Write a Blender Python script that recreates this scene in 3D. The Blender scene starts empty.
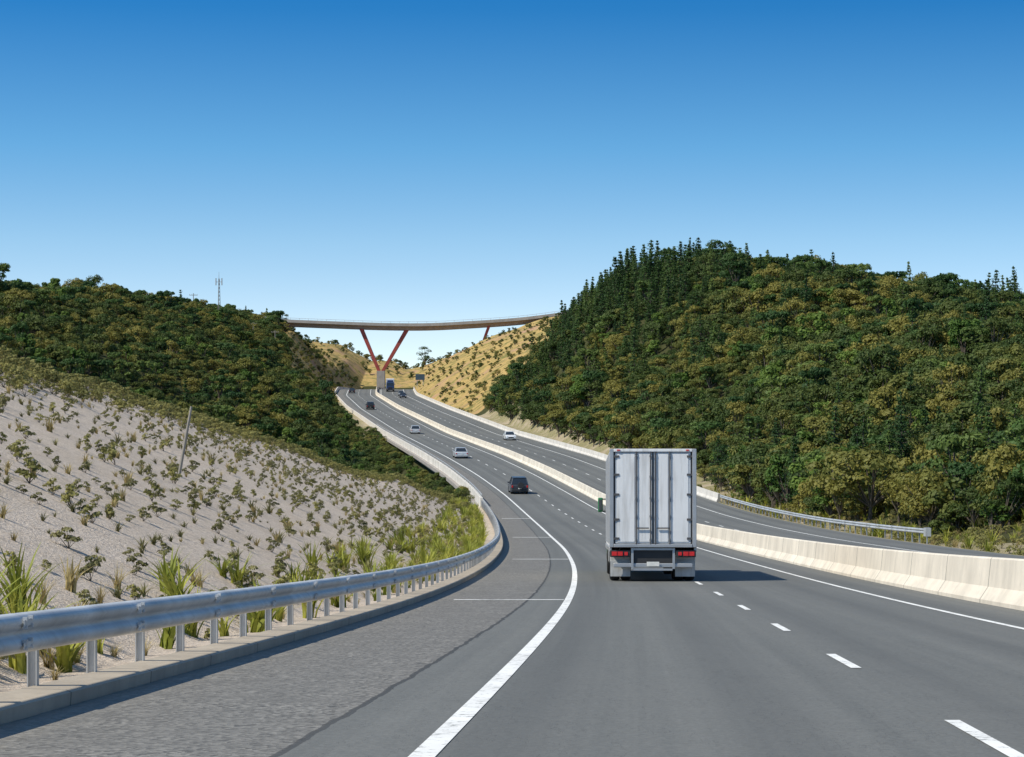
import bpy, math, numpy as np
from mathutils import Vector, noise, Matrix
rng=np.random.default_rng(7)
scene=bpy.context.scene
scene.view_settings.view_transform='Standard'; scene.view_settings.look='None'; scene.view_settings.exposure=0
# ------------------------------------------------------------ helpers
def link(o,parent=None):
    scene.collection.objects.link(o)
    if parent: o.parent=parent
    return o
def gs(a,s):
    n=int(s*4); k=np.exp(-0.5*(np.arange(-n,n+1)/s)**2); k/=k.sum()
    lo=a[0]+(a[1]-a[0])*np.arange(-n,0); hi=a[-1]+(a[-1]-a[-2])*np.arange(1,n+1)
    return np.convolve(np.concatenate([lo,a,hi]),k,'valid')
# ------------------------------------------------------------ materials
def nt(name):
    m=bpy.data.materials.new(name); m.use_nodes=True
    t=m.node_tree; b=t.nodes['Principled BSDF']; return m,t,b
def N(t,ty,**kw):
    n=t.nodes.new(ty)
    for k,v in kw.items(): setattr(n,k,v)
    return n
def mixc(t,f,a,b,mode='MIX'):
    n=N(t,'ShaderNodeMix',data_type='RGBA',blend_type=mode)
    for s,v in ((0,f),(6,a),(7,b)):
        if isinstance(v,(int,float)): n.inputs[s].default_value=v
        elif isinstance(v,tuple): n.inputs[s].default_value=(*v,1)
        else: t.links.new(v,n.inputs[s])
    return n.outputs[2]
def mathn(t,op,a,b=0.0,clamp=False):
    n=N(t,'ShaderNodeMath',operation=op,use_clamp=clamp)
    for s,v in ((0,a),(1,b)):
        if isinstance(v,(int,float)): n.inputs[s].default_value=v
        else: t.links.new(v,n.inputs[s])
    return n.outputs[0]
def noi(t,vec,scale,detail=4,rough=.55):
    n=N(t,'ShaderNodeTexNoise'); n.inputs['Scale'].default_value=scale
    n.inputs['Detail'].default_value=detail; n.inputs['Roughness'].default_value=rough
    if vec is not None: t.links.new(vec,n.inputs['Vector'])
    return n.outputs['Fac']
def ramp(t,f,lo,hi):
    n=N(t,'ShaderNodeMapRange'); n.inputs[1].default_value=lo; n.inputs[2].default_value=hi
    t.links.new(f,n.inputs[0]); return n.outputs[0]
def pos(t): return N(t,'ShaderNodeNewGeometry').outputs['Position']
def scalev(t,v,s):
    n=N(t,'ShaderNodeVectorMath',operation='MULTIPLY'); t.links.new(v,n.inputs[0]); n.inputs[1].default_value=s
    return n.outputs[0]
def bump(t,b,h,st,dist):
    n=N(t,'ShaderNodeBump'); n.inputs['Strength'].default_value=st; n.inputs['Distance'].default_value=dist
    t.links.new(h,n.inputs['Height']); t.links.new(n.outputs[0],b.inputs['Normal'])
def simple(name,col,rough=.6,metal=0.,var=.15,ns=3.,spec=.5,dirt=None):
    m,t,b=nt(name); tc=N(t,'ShaderNodeTexCoord').outputs['Object']
    f=noi(t,tc,ns); d=tuple(c*(1-var) for c in col); l=tuple(min(1,c*(1+var)) for c in col)
    c=mixc(t,ramp(t,f,.3,.7),d,l)
    if dirt:
        g=noi(t,scalev(t,tc,(6,6,.6)),1.2,5); c=mixc(t,mathn(t,'MULTIPLY',ramp(t,g,.48,.75),dirt[1],True),c,dirt[0])
    t.links.new(c,b.inputs['Base Color']); b.inputs['Roughness'].default_value=rough
    b.inputs['Metallic'].default_value=metal; b.inputs['Specular IOR Level'].default_value=spec
    return m
# asphalt
def asphalt():
    m,t,b=nt('asphalt'); uv=N(t,'ShaderNodeUVMap',uv_map='UVMap').outputs[0]
    sx=N(t,'ShaderNodeSeparateXYZ'); t.links.new(uv,sx.inputs[0]); u=sx.outputs[0]
    p=pos(t)
    fine=noi(t,p,22,3,.8); mid=noi(t,p,1.3,4); big=noi(t,scalev(t,p,(1,.12,1)),.25,3)
    streak=noi(t,scalev(t,uv,(2.2,.012,1)),1.0,5,.65)
    lane=mixc(t,ramp(t,streak,.32,.7),(.112,.117,.111),(.178,.181,.168))
    lane=mixc(t,mathn(t,'MULTIPLY',ramp(t,mid,.35,.7),.35),lane,(.120,.124,.117))
    lane=mixc(t,ramp(t,fine,.3,.75),mixc(t,.4,lane,(.06,.062,.06)),mixc(t,.2,lane,(.34,.335,.31)))
    # wheel paths: dark polished bands
    w=mathn(t,'SINE',mathn(t,'MULTIPLY',mathn(t,'ADD',u,-.05),2*math.pi/1.75))
    wf=mathn(t,'MULTIPLY',ramp(t,w,-.2,1.),.32)
    lane=mixc(t,wf,lane,(.070,.073,.072))
    # oil drip band in the middle of each lane and batches of surfacing along the road
    pt=noi(t,scalev(t,uv,(.0,.02,0)),1.,0)
    lane=mixc(t,mathn(t,'MULTIPLY',mathn(t,'GREATER_THAN',pt,.53),.2),lane,(.09,.094,.09))
    # chip seal shoulder
    v=N(t,'ShaderNodeTexVoronoi'); v.inputs['Scale'].default_value=26; t.links.new(p,v.inputs['Vector'])
    ch=mixc(t,ramp(t,v.outputs['Color'],.1,.95),(.055,.054,.05),(.33,.315,.285))
    ch=mixc(t,ramp(t,mid,.3,.9),ch,(.135,.13,.118))
    edge=mathn(t,'ADD',u,mathn(t,'MULTIPLY',mid,.12))
    sh=mathn(t,'LESS_THAN',edge,-.83)
    c=mixc(t,sh,lane,ch)
    # seam
    se=mathn(t,'LESS_THAN',mathn(t,'ABSOLUTE',mathn(t,'ADD',edge,.82)),.03)
    c=mixc(t,mathn(t,'MULTIPLY',se,.7),c,(.03,.03,.03))
    c=mixc(t,mathn(t,'MULTIPLY',ramp(t,big,.4,.7),.22),c,(.19,.187,.172))
    # dust washed onto the shoulder near the kerb
    du=mathn(t,'MULTIPLY',ramp(t,mathn(t,'ADD',u,mathn(t,'MULTIPLY',mid,.8)),-2.2,-2.9),.6,True)
    c=mixc(t,du,c,(.27,.24,.19))
    # cracks
    cr=noi(t,scalev(t,uv,(1.6,.25,1)),1.1,6,.7)
    ck=mathn(t,'LESS_THAN',mathn(t,'ABSOLUTE',mathn(t,'ADD',cr,-.5)),.0018)
    c=mixc(t,mathn(t,'MULTIPLY',ck,.45),c,(.02,.02,.02))
    t.links.new(c,b.inputs['Base Color']); b.inputs['Roughness'].default_value=.8
    b.inputs['Specular IOR Level'].default_value=.3
    bump(t,b,mathn(t,'ADD',fine,mathn(t,'MULTIPLY',sh,v.outputs['Distance'])),.5,.01)
    return m
def paint(name,col):
    m,t,b=nt(name); p=pos(t)
    f=noi(t,p,9,5,.75); f2=noi(t,p,1.2,3)
    c=mixc(t,ramp(t,mathn(t,'ADD',f,mathn(t,'MULTIPLY',f2,.25)),.66,.78),col,(.24,.24,.23))
    c=mixc(t,ramp(t,f2,.3,.7),c,mixc(t,.2,c,(.3,.29,.26)))
    t.links.new(c,b.inputs['Base Color']); b.inputs['Roughness'].default_value=.7; return m
def concrete(name,col,joint=None):
    m,t,b=nt(name); p=pos(t)
    a=noi(t,p,.5,5); s=noi(t,scalev(t,p,(3,1.5,.35)),1.3,5,.7); f=noi(t,p,14,3)
    c=mixc(t,ramp(t,a,.3,.7),tuple(x*.8 for x in col),tuple(min(1,x*1.08) for x in col))
    c=mixc(t,mathn(t,'MULTIPLY',ramp(t,s,.45,.75),.5),c,tuple(x*.5 for x in col))
    c=mixc(t,mathn(t,'MULTIPLY',ramp(t,f,.4,.7),.15),c,tuple(x*.6 for x in col))
    if joint:
        sx=N(t,'ShaderNodeSeparateXYZ'); t.links.new(p,sx.inputs[0])
        fr=mathn(t,'FRACT',mathn(t,'MULTIPLY',sx.outputs[1],1/joint))
        c=mixc(t,mathn(t,'MULTIPLY',mathn(t,'LESS_THAN',fr,.012),.7),c,(.06,.06,.055))
    t.links.new(c,b.inputs['Base Color']); b.inputs['Roughness'].default_value=.85
    bump(t,b,f,.3,.01); return m
def foliage(name,dark,light,gold=None,gscale=.035,gl=.5,trans=.25):
    m,t,b=nt(name); p=pos(t)
    r=N(t,'ShaderNodeObjectInfo').outputs['Random']
    c=mixc(t,r,dark,light)
    if gold: c=mixc(t,ramp(t,mathn(t,'ADD',mathn(t,'MULTIPLY',noi(t,p,gscale,4,.6),.7),mathn(t,'MULTIPLY',r,.3)),gl,gl+.12),c,gold)
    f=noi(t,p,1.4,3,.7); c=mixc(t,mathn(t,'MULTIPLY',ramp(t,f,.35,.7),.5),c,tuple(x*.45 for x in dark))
    t.links.new(c,b.inputs['Base Color']); b.inputs['Roughness'].default_value=.6
    b.inputs['Specular IOR Level'].default_value=.25
    tr=N(t,'ShaderNodeBsdfTranslucent'); t.links.new(c,tr.inputs[0])
    mx=N(t,'ShaderNodeMixShader'); mx.inputs[0].default_value=trans
    t.links.new(b.outputs[0],mx.inputs[1]); t.links.new(tr.outputs[0],mx.inputs[2])
    t.links.new(mx.outputs[0],t.nodes['Material Output'].inputs[0]); return m
def terrain_mat():
    m,t,b=nt('terrain_soil'); p=pos(t)
    at=N(t,'ShaderNodeVertexColor',layer_name='zone'); sc=N(t,'ShaderNodeSeparateColor'); t.links.new(at.outputs[0],sc.inputs[0])
    n1=noi(t,p,.35,5,.6); n2=noi(t,p,3.5,4,.7); n3=noi(t,p,18,3,.8); n4=noi(t,p,.09,4,.6)
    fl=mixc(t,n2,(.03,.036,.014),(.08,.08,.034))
    mu=mixc(t,ramp(t,n3,.3,.72),(.37,.30,.235),(.90,.78,.65))
    mu=mixc(t,mathn(t,'MULTIPLY',ramp(t,n1,.4,.7),.4),mu,(.48,.39,.29))
    mu=mixc(t,mathn(t,'MULTIPLY',ramp(t,n2,.5,.72),.5),mu,(.34,.27,.20))
    gr=mixc(t,ramp(t,n2,.3,.7),(.32,.21,.07),(.54,.39,.16))
    gr=mixc(t,ramp(t,n1,.46,.64),gr,(.17,.165,.055))
    gr=mixc(t,ramp(t,n4,.54,.66),gr,(.40,.25,.15))
    ve=mixc(t,ramp(t,n2,.3,.7),(.14,.14,.06),(.36,.31,.18))
    ve=mixc(t,ramp(t,n1,.45,.65),ve,(.40,.33,.24))
    jit=mathn(t,'MULTIPLY',mathn(t,'ADD',n2,-.5),.9)
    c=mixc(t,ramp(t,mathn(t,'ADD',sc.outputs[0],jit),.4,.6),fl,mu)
    c=mixc(t,ramp(t,mathn(t,'ADD',sc.outputs[1],jit),.4,.6),c,gr)
    c=mixc(t,ramp(t,mathn(t,'ADD',sc.outputs[2],jit),.4,.6),c,ve)
    t.links.new(c,b.inputs['Base Color']); b.inputs['Roughness'].default_value=.95; b.inputs['Specular IOR Level'].default_value=.1
    bump(t,b,mathn(t,'ADD',n3,n2),.8,.08); return m
M_asph=asphalt(); M_line=paint('road_paint',(.82,.82,.79))
M_bar=concrete('barrier_concrete',(.74,.67,.56),6.0)
M_par=concrete('parapet_concrete',(.70,.66,.60),8.0)
M_kerb=concrete('kerb_concrete',(.42,.36,.28),3.0)
M_deck=concrete('bridge_concrete',(.36,.28,.24))
M_pier=concrete('pier_concrete',(.36,.33,.30))
M_galv=simple('galvanised_steel',(.52,.535,.54),.5,.35,.2,1.2,.4,((.3,.28,.25),.4))
M_red=simple('rust_red_steel',(.34,.06,.045),.6,0,.15,1)
M_ter=terrain_mat()
M_bark=simple('bark',(.12,.10,.08),.9,0,.3,4,.1)
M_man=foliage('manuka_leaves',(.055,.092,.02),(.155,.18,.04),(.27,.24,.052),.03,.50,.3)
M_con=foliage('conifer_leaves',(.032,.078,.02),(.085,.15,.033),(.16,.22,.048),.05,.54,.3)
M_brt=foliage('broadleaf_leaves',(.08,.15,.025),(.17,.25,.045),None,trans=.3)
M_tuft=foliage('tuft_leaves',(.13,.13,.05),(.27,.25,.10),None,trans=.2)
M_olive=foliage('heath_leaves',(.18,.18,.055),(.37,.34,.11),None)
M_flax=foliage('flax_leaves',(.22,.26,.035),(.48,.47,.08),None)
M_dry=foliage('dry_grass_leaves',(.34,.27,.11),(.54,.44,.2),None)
# ------------------------------------------------------------ road alignment (metres; left edge line position and level)
LT=[(-80,-5.7),(0,-1.28),(14.7,-.46),(24.5,.06),(34.3,.54),(45,1.04),(54.8,1.43),(64,1.75),(85,2.33),(110,2.68),(125,2.72),(140,2.62),(170,2.25),(200,1.5),(225,.5),(250,-.9),(285,-4.4),(323,-9.1),(425,-20.5),(550,-36),(680,-49),(740,-52.5),(800,-53.5),(900,-52),(1400,-52)]
ZT=[(-80,2.0),(0,-1.25),(15,-1.87),(30,-2.5),(45,-3.1),(64,-3.75),(85,-4.35),(110,-4.95),(140,-5.5),(170,-5.8),(200,-5.8),(225,-5.45),(250,-4.75),(285,-3.0),(323,-1.0),(425,3.0),(550,9.8),(680,16.2),(740,19.6),(800,20.8),(900,21),(1400,21)]
YS=np.arange(-80,1401,1.0)
LA=gs(np.interp(YS,*zip(*LT)),8); ZA=gs(np.interp(YS,*zip(*ZT)),8)
Lf=lambda y: np.interp(y,YS,LA); Zf=lambda y: np.interp(y,YS,ZA)
def head(y): return -math.atan(float(Lf(y+2)-Lf(y-2))/4)
def pitch(y): return math.atan(float(Zf(y+2)-Zf(y-2))/4)
def mesh_obj(name,v,f,mat,parent=None,smooth=False,uv=None):
    me=bpy.data.meshes.new(name); me.from_pydata([tuple(map(float,a)) for a in v],[],[tuple(map(int,a)) for a in f]); me.update()
    for mm in (mat if isinstance(mat,list) else [mat]): me.materials.append(mm)
    if smooth: me.polygons.foreach_set('use_smooth',[True]*len(me.polygons))
    o=bpy.data.objects.new(name,me); link(o,parent); return o
def sweep(name,prof,y0,y1,step,mat,parent=None,closed=True,smooth=False,off=None):
    ys=np.arange(y0,y1+.001,step); 
    if ys[-1]<y1-.01: ys=np.append(ys,y1)
    n=len(prof); v=[]; f=[]
    for y in ys:
        l=float(Lf(y))+(off(y) if off else 0); z=float(Zf(y))
        for (u,h) in prof: v.append((l+u,y,z+h))
    m=n if closed else n-1
    for i in range(len(ys)-1):
        for j in range(m):
            a=i*n+j; b=i*n+(j+1)%n; f.append((a,a+n,b+n,b))
    if closed: f.append(tuple(range(n))); f.append(tuple(reversed(range((len(ys)-1)*n,len(ys)*n))))
    return mesh_obj(name,v,f,mat,parent,smooth)
def empty(name,loc=(0,0,0)):
    e=bpy.data.objects.new(name,None); e.location=loc; e.empty_display_size=.5; return link(e)
# ------------------------------------------------------------ terrain
LEFT={
-80:[(-3.4,0),(-4.6,-.05),(-22,7.7),(-30,8.2),(-60,7),(-110,6),(-300,12)],
110:[(-3.4,0),(-4.6,-.05),(-22,7.7),(-28,8),(-55,3),(-110,2),(-300,10)],
130:[(-3.4,0),(-4.6,-.05),(-20.5,7.3),(-26,7),(-45,0),(-110,0),(-300,10)],
160:[(-3.4,0),(-4.6,-.05),(-17,5.6),(-22,4.8),(-40,-2),(-110,2),(-300,12)],
190:[(-3.4,0),(-4.4,-.0),(-11,3.7),(-15,2.8),(-30,-5),(-110,4),(-300,14)],
215:[(-3.4,0),(-4.2,.0),(-7.3,1.5),(-12,-.5),(-25,-8),(-60,-6),(-110,6),(-300,16)],
235:[(-3.4,-.1),(-6,-1.5),(-20,-9),(-60,-6),(-100,8),(-160,16),(-300,18)],
300:[(0,-.2),(-2,-1.5),(-10,-5),(-25,-7),(-50,-1),(-80,12),(-120,20),(-300,24)],
380:[(0,-.2),(-3,-1.4),(-8,-3),(-20,-3.5),(-40,5),(-64,16),(-100,22),(-300,26)],
430:[(-3.4,0),(-4.5,-.5),(-12,-2.0),(-20,0),(-40,12),(-74,24),(-120,25),(-300,28)],
500:[(-3.4,0),(-10,0),(-20,4),(-40,15),(-61,24),(-100,25.5),(-300,28)],
600:[(-3.4,0),(-6,.5),(-15,6),(-40,22.5),(-60,24.5),(-100,26),(-300,30)],
760:[(-3.4,0),(-6,1),(-19,19),(-40,22),(-100,22.5),(-300,28)],
840:[(-3.4,0),(-10,10),(-40,21),(-100,22),(-300,26)],
900:[(-3.4,14.4),(-15,20),(-40,22),(-100,22),(-300,24)],
1400:[(-3.4,10),(-40,12),(-300,10)]}
RIGHT={
-80:[(20.8,0),(22.5,-.6),(27,-.5),(45,1),(80,4),(300,15)],
150:[(20.8,0),(22.5,-.6),(28,-.5),(35,1),(60,6),(100,14),(300,20)],
250:[(20.8,0),(22.5,-.4),(26,0),(45,8),(65,12.5),(85,13),(120,13),(300,10)],
330:[(20.8,0),(24,0),(45,12),(65,14.2),(83,14.2),(100,14.5),(300,12)],
360:[(20.8,0),(24,0),(45,14),(62,19.3),(73,19.8),(90,18.5),(300,14)],
420:[(20.8,0),(24,.5),(40,19),(57,29),(70,27),(100,22),(300,14)],
450:[(20.8,0),(24,.5),(36,20),(42,26),(50,29),(57,29.5),(80,25.5),(300,14)],
480:[(20.8,0),(24,.5),(40,18),(49,26.5),(60,29),(80,25.5),(300,14)],
520:[(20.8,0),(23,.5),(45,16.5),(62,26),(90,24),(300,14)],
600:[(20.8,0),(22,1),(45,14.5),(66,26.5),(90,24),(300,14)],
680:[(20.8,0),(22,1.5),(30,7),(48,16),(70,24.5),(90,24),(300,14)],
760:[(20.8,0),(24,4),(29,8.5),(46,17),(69,23.5),(100,24),(300,18)],
840:[(20.8,0),(24,4),(45,14),(70,22),(300,18)],
900:[(8,10.5),(16,12),(24,15),(60,22),(300,18)],
1400:[(8,8),(60,12),(300,10)]}
U=np.concatenate([[-3000,-1500,-800,-500],np.arange(-400,-120,20),np.arange(-120,-60,5),np.arange(-60,-30,2.5),np.arange(-30,-5,1.0),[-5,-4.6,-4.2,-3.8,-3.4,-3.25,-2,0,5,10,15,20.55,20.8,21.3,21.9,22.5,23.2,24],np.arange(25,35,1.),np.arange(35,100,2.5),np.arange(100,300,16),[320,450,800,1500,3000]])
YG=np.arange(-80,1401,2.0)
def table(D):
    ks=sorted(D); A=np.zeros((len(ks),len(U)))
    for i,k in enumerate(ks):
        p=sorted(D[k]); A[i]=np.interp(U,[a for a,_ in p],[b for _,b in p])
    B=np.zeros((len(YG),len(U)))
    for j in range(len(U)): B[:,j]=gs(np.interp(YG,ks,A[:,j]),4)
    return B
TLm=table(LEFT); TRm=table(RIGHT)
DZ=np.where(U[None,:]<=5,TLm,TRm)
for j,u in enumerate(U):
    if -3.3<u<20.7: DZ[YG<850,j]=np.minimum(DZ[YG<850,j],-.2)
for i,y in enumerate(YG):
    for j,u in enumerate(U):
        e=max(-4.4-u,u-21.5,0)
        if e>0:
            amp=min(1,e/8); x=float(Lf(y))+u
            s=noise.fractal(Vector((x*.05,y*.05,3.1)),1.,2.,4)
            k=(.35 if (u<0 and y<225) else 1.6)
            if e>250: k=14*min(1,(e-250)/800)+1.5
            DZ[i,j]+=amp*s*k
def Hrel(u,y):
    i=np.clip((np.asarray(y,float)+80)/2,0,len(YG)-1.001); i0=i.astype(int); fi=i-i0
    a=np.clip(np.searchsorted(U,u)-1,0,len(U)-2); fu=(u-U[a])/(U[a+1]-U[a])
    return (DZ[i0,a]*(1-fi)+DZ[i0+1,a]*fi)*(1-fu)+(DZ[i0,a+1]*(1-fi)+DZ[i0+1,a+1]*fi)*fu
def ground(x,y):
    y=np.asarray(y,float); x=np.asarray(x,float); return Zf(y)+Hrel(x-Lf(y),y)
def gz(x,y): return float(ground(np.array([x]),np.array([y]))[0])
def bushlimit(u): return 508-np.clip((u-29)*2.7,0,48)
Yrows=list(YG)+[1500,1700,2000,2600,3500,5000,8000]
rows=len(Yrows); cols=len(U)
V=np.zeros((rows,cols,3)); C=np.zeros((rows,cols,4)); C[...,3]=1
for i,y in enumerate(Yrows):
    ii=min(i,len(YG)-1); V[i,:,0]=Lf(y)+U; V[i,:,1]=y; V[i,:,2]=Zf(y)+DZ[ii]*(1 if y<1450 else .6)
    for j,u in enumerate(U):
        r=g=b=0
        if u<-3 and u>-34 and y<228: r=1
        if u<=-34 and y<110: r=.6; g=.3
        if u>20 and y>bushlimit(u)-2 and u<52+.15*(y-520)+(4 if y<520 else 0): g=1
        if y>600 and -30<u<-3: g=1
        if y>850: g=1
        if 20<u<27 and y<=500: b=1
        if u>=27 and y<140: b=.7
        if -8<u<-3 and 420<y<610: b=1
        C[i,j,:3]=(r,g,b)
f=[]
for i in range(rows-1):
    for j in range(cols-1):
        a=i*cols+j; f.append((a,a+1,a+cols+1,a+cols))
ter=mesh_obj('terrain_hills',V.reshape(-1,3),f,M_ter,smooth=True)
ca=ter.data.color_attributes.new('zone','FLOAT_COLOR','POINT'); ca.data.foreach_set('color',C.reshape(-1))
# ------------------------------------------------------------ road
UR=[-3.15,-2,-.9,0,1.75,3.5,5.3,7.1,8.6,9.3,10.3,12,13.8,15.5,17.4,19,20.6]
YR=np.concatenate([np.arange(-60,60,1.),np.arange(60,880,2.)])
v=[];f=[];n=len(UR)
for y in YR:
    l=float(Lf(y));z=float(Zf(y))
    for u in UR: v.append((l+u,y,z))
for i in range(len(YR)-1):
    for j in range(n-1):
        a=i*n+j; f.append((a,a+1,a+n+1,a+n))
road=mesh_obj('road',v,f,M_asph)
uvl=road.data.uv_layers.new(name='UVMap'); us=np.tile(UR,len(YR)); yy=np.repeat(YR,n)
li=np.zeros(len(road.data.loops),dtype=int); road.data.loops.foreach_get('vertex_index',li)
uvl.data.foreach_set('uv',np.stack([us[li],yy[li]],1).reshape(-1))
# markings
def strips(name,items,mat,dz=.006):
    v=[];f=[]
    for (u0,u1,y0,y1) in items:
        ys=np.arange(y0,y1,1.0 if y1<100 else 2.0)
        if len(ys)==0 or y1-ys[-1]>.05: ys=np.append(ys,y1)
        b=len(v)
        for y in ys:
            k=np.searchsorted(YR,y); k=min(max(k,1),len(YR)-1); a0,a1=YR[k-1],YR[k]; t=(y-a0)/(a1-a0)
            l=float(Lf(a0))*(1-t)+float(Lf(a1))*t; z=float(Zf(a0))*(1-t)+float(Zf(a1))*t
            v.append((l+u0,y,z+dz)); v.append((l+u1,y,z+dz))
        for i in range(len(ys)-1):
            a=b+2*i; f.append((a,a+1,a+3,a+2))
    return mesh_obj(name,v,f,mat)
it=[(-.08,.08,-50,850),(7.03,7.15,-50,850),(10.25,10.37,-50,850),(17.35,17.47,-50,850)]
for c in np.arange(-35.1,845,10): it.append((3.46,3.57,c-1.5,c+1.5)); it.append((13.75,13.86,c-1.5,c+1.5))
for y in (2,50,98,146,194): it.append((-2.5,-.1,y,y+.35 if y<60 else y+.5))
strips('road_markings',it,M_line,.006)
# kerb
sweep('kerb',[(-3.18,-.2),(-3.16,.10),(-3.2,.12),(-3.55,.13),(-3.6,-.2)],-30,228,1,M_kerb)
# median barrier
c=8.95
sweep('median_barrier',[(c-.32,-.1),(c-.32,.08),(c-.15,.34),(c-.09,.92),(c-.06,.95),(c+.06,.95),(c+.09,.92),(c+.15,.34),(c+.32,.08),(c+.32,-.1)],-50,850,2,M_bar)
# left parapet on viaduct and beyond
e=empty('viaduct_parapet')
c=-3.45
sweep('wall',[(c-.22,-.2),(c+.22,-.2),(c+.22,.1),(c+.1,.34),(c+.06,.85),(c-.2,.85)],222,850,2,M_par,e)
sweep('top_rail',[(c-.1,1.12),(c-.02,1.12),(c-.02,1.2),(c-.1,1.2)],222,440,2,M_galv,e)
def boxes(name,lst,mat,parent=None):
    v=[];f=[]
    for (cx,cy,cz,sx,sy,sz) in lst:
        b=len(v)
        for dz in (0,1):
            for dx,dy in ((-.5,-.5),(.5,-.5),(.5,.5),(-.5,.5)): v.append((cx+dx*sx,cy+dy*sy,cz+(dz-.5)*sz))
        f+=[tuple(b+i for i in q) for q in ((3,2,1,0),(4,5,6,7),(0,1,5,4),(1,2,6,5),(2,3,7,6),(3,0,4,7))]
    return mesh_obj(name,v,f,mat,parent)
boxes('rail_posts',[(float(Lf(y))+c-.06,y,float(Zf(y))+.985,.06,.06,.27) for y in np.arange(224,440,3)],M_galv,e)
e=empty('viaduct')
sweep('deck',[(-4.1,-.02),(-3.68,-.02),(-3.66,-.21),(-.5,-.21),(-.5,-1.6),(-2.6,-1.6),(-2.9,-.6),(-4.1,-.45)],226,428,2,M_pier,e)
boxes('piers',[(float(Lf(y))-1.8,y,float(Zf(y))-7.5,1.4,1.4,12) for y in range(245,425,28)],M_pier,e)
# right concrete barrier on the far side
c=20.75
sweep('roadside_barrier',[(c-.2,-.3),(c-.2,.1),(c-.08,.34),(c-.04,.85),(c+.14,.85),(c+.2,-.3)],232,850,2,M_par)
# W-beam guardrails
def guardrail(u,side,y0,y1,ph,off=lambda y:0):
    e=empty('guardrail')
    w=[(0,.43),(.05,.45),(.085,.50),(.05,.555),(.005,.585),(.05,.615),(.085,.67),(.05,.72),(0,.74)]
    prof=[(u+side*(a+.0),h) for a,h in w]
    b=sweep('w_beam',prof,y0,y1,.5,M_galv,e,closed=False,smooth=True,off=off)
    md=b.modifiers.new('s','SOLIDIFY'); md.thickness=.006
    P=[];Bk=[]
    for y in np.arange(y0+.4,y1,2.0):
        l=float(Lf(y))+off(y); z=float(Zf(y)); x=l+u-side*.14
        P+=[(x-.035,y,z+.2,.01,.09,.94),(x+.035,y,z+.2,.01,.09,.94),(x,y,z+.2,.06,.01,.94)]
        Bk+=[(l+u-side*.05,y,z+.585,.1,.07,.26)]
    boxes('posts',P,M_galv,e); boxes('spacer_blocks',Bk,M_galv,e)
    L2=[];B2=[]
    for y in np.arange(y0+1.4,y1,4.0):
        l=float(Lf(y))+off(y)+u; z=float(Zf(y))
        for hh in (.50,.67): L2.append((l+side*.088,y,z+hh,.006,.32,.05))
        for hh in (.48,.53,.64,.70):
            for dy in (-.1,.1): B2.append((l+side*.085,y+dy,z+hh,.035,.03,.03))
    boxes('splice_laps',L2,M_galv,e); boxes('splice_bolts',B2,M_galv,e)
    return e
guardrail(-3.42,1,4,224,0)
fl=lambda y: 1.1*max(0,(178-y)/41)**1.5
g=guardrail(20.95,-1,137,234,0,fl)
boxes('end_terminal',[(float(Lf(136.6))+20.92+fl(136.6),136.6,float(Zf(136.6))+.55,.32,.7,.5)],M_galv,g)
# ------------------------------------------------------------ plant prototypes
def proto(cname): return bpy.data.collections.new(cname)
def leafmesh(name,cen,nor,size,asp,mats,trunk=None,seed=0,link_to=None):
    r=np.random.default_rng(seed); n=len(cen)
    nor=nor/np.linalg.norm(nor,axis=1,keepdims=True)
    a=r.normal(size=(n,3)); t1=np.cross(nor,a); t1/=np.linalg.norm(t1,axis=1,keepdims=True); t2=np.cross(nor,t1)
    s=size[:,None]
    p=np.stack([cen-t1*s*.5,cen-t2*s*.5*asp,cen+t1*s*.5,cen+t2*s*.5*asp],1).reshape(-1,3)
    v=[tuple(x) for x in p.tolist()]; f=[(4*i,4*i+1,4*i+2,4*i+3) for i in range(n)]; mi=[0]*n
    if trunk:
        for (p0,p1,r0,r1) in trunk:
            p0=Vector(p0);p1=Vector(p1); d=(p1-p0).normalized(); q=d.to_track_quat('Z','Y'); b=len(v)
            for (pp,rr) in ((p0,r0),(p1,r1)):
                for k in range(6):
                    w=q@Vector((rr*math.cos(k*math.pi/3),rr*math.sin(k*math.pi/3),0)); v.append(tuple(pp+w))
            for k in range(6): f.append((b+k,b+(k+1)%6,b+6+(k+1)%6,b+6+k)); mi.append(1)
    me=bpy.data.meshes.new(name); me.from_pydata(v,[],f); 
    for m in mats: me.materials.append(m)
    me.polygons.foreach_set('material_index',mi); me.update()
    o=bpy.data.objects.new(name,me)
    if link_to is not None: link_to.objects.link(o)
    return o
def broad(name,H,R,seed,mats,nl=10,nleaf=1500,ls=.32,link_to=None,z0=.3,flat=.75):
    r=np.random.default_rng(seed); cen=[];nor=[];trunk=[((0,0,-.4),(0,0,H*z0),.035*H,.02*H)]
    lob=[]
    for k in range(nl):
        th=r.uniform(0,6.28); rr=R*math.sqrt(r.uniform(0,1))*.75; zz=H*r.uniform(z0+.08,.84)
        if k==0: rr=0; zz=H*.84
        rad=R*r.uniform(.26,.5)*(1.15-.4*zz/H)
        lob.append((np.array([rr*math.cos(th),rr*math.sin(th),zz]),rad))
        trunk.append(((0,0,H*z0*.9),tuple(lob[-1][0]),.016*H,.004*H))
    per=nleaf//nl
    for c,rad in lob:
        d=r.normal(size=(per,3)); d[:,2]=np.abs(d[:,2])*1.0-.35*r.random(per); d/=np.linalg.norm(d,axis=1,keepdims=True)
        p=c+d*rad*r.uniform(.7,1.12,(per,1))*np.array([1,1,flat]); cen.append(p); nor.append(d*1.1+r.normal(size=(per,3))*.45+np.array([0,0,.25]))
    cen=np.concatenate(cen);nor=np.concatenate(nor)
    return leafmesh(name,cen,nor,r.uniform(.6,1.3,len(cen))*ls,.6,mats,trunk,seed,link_to)
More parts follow.
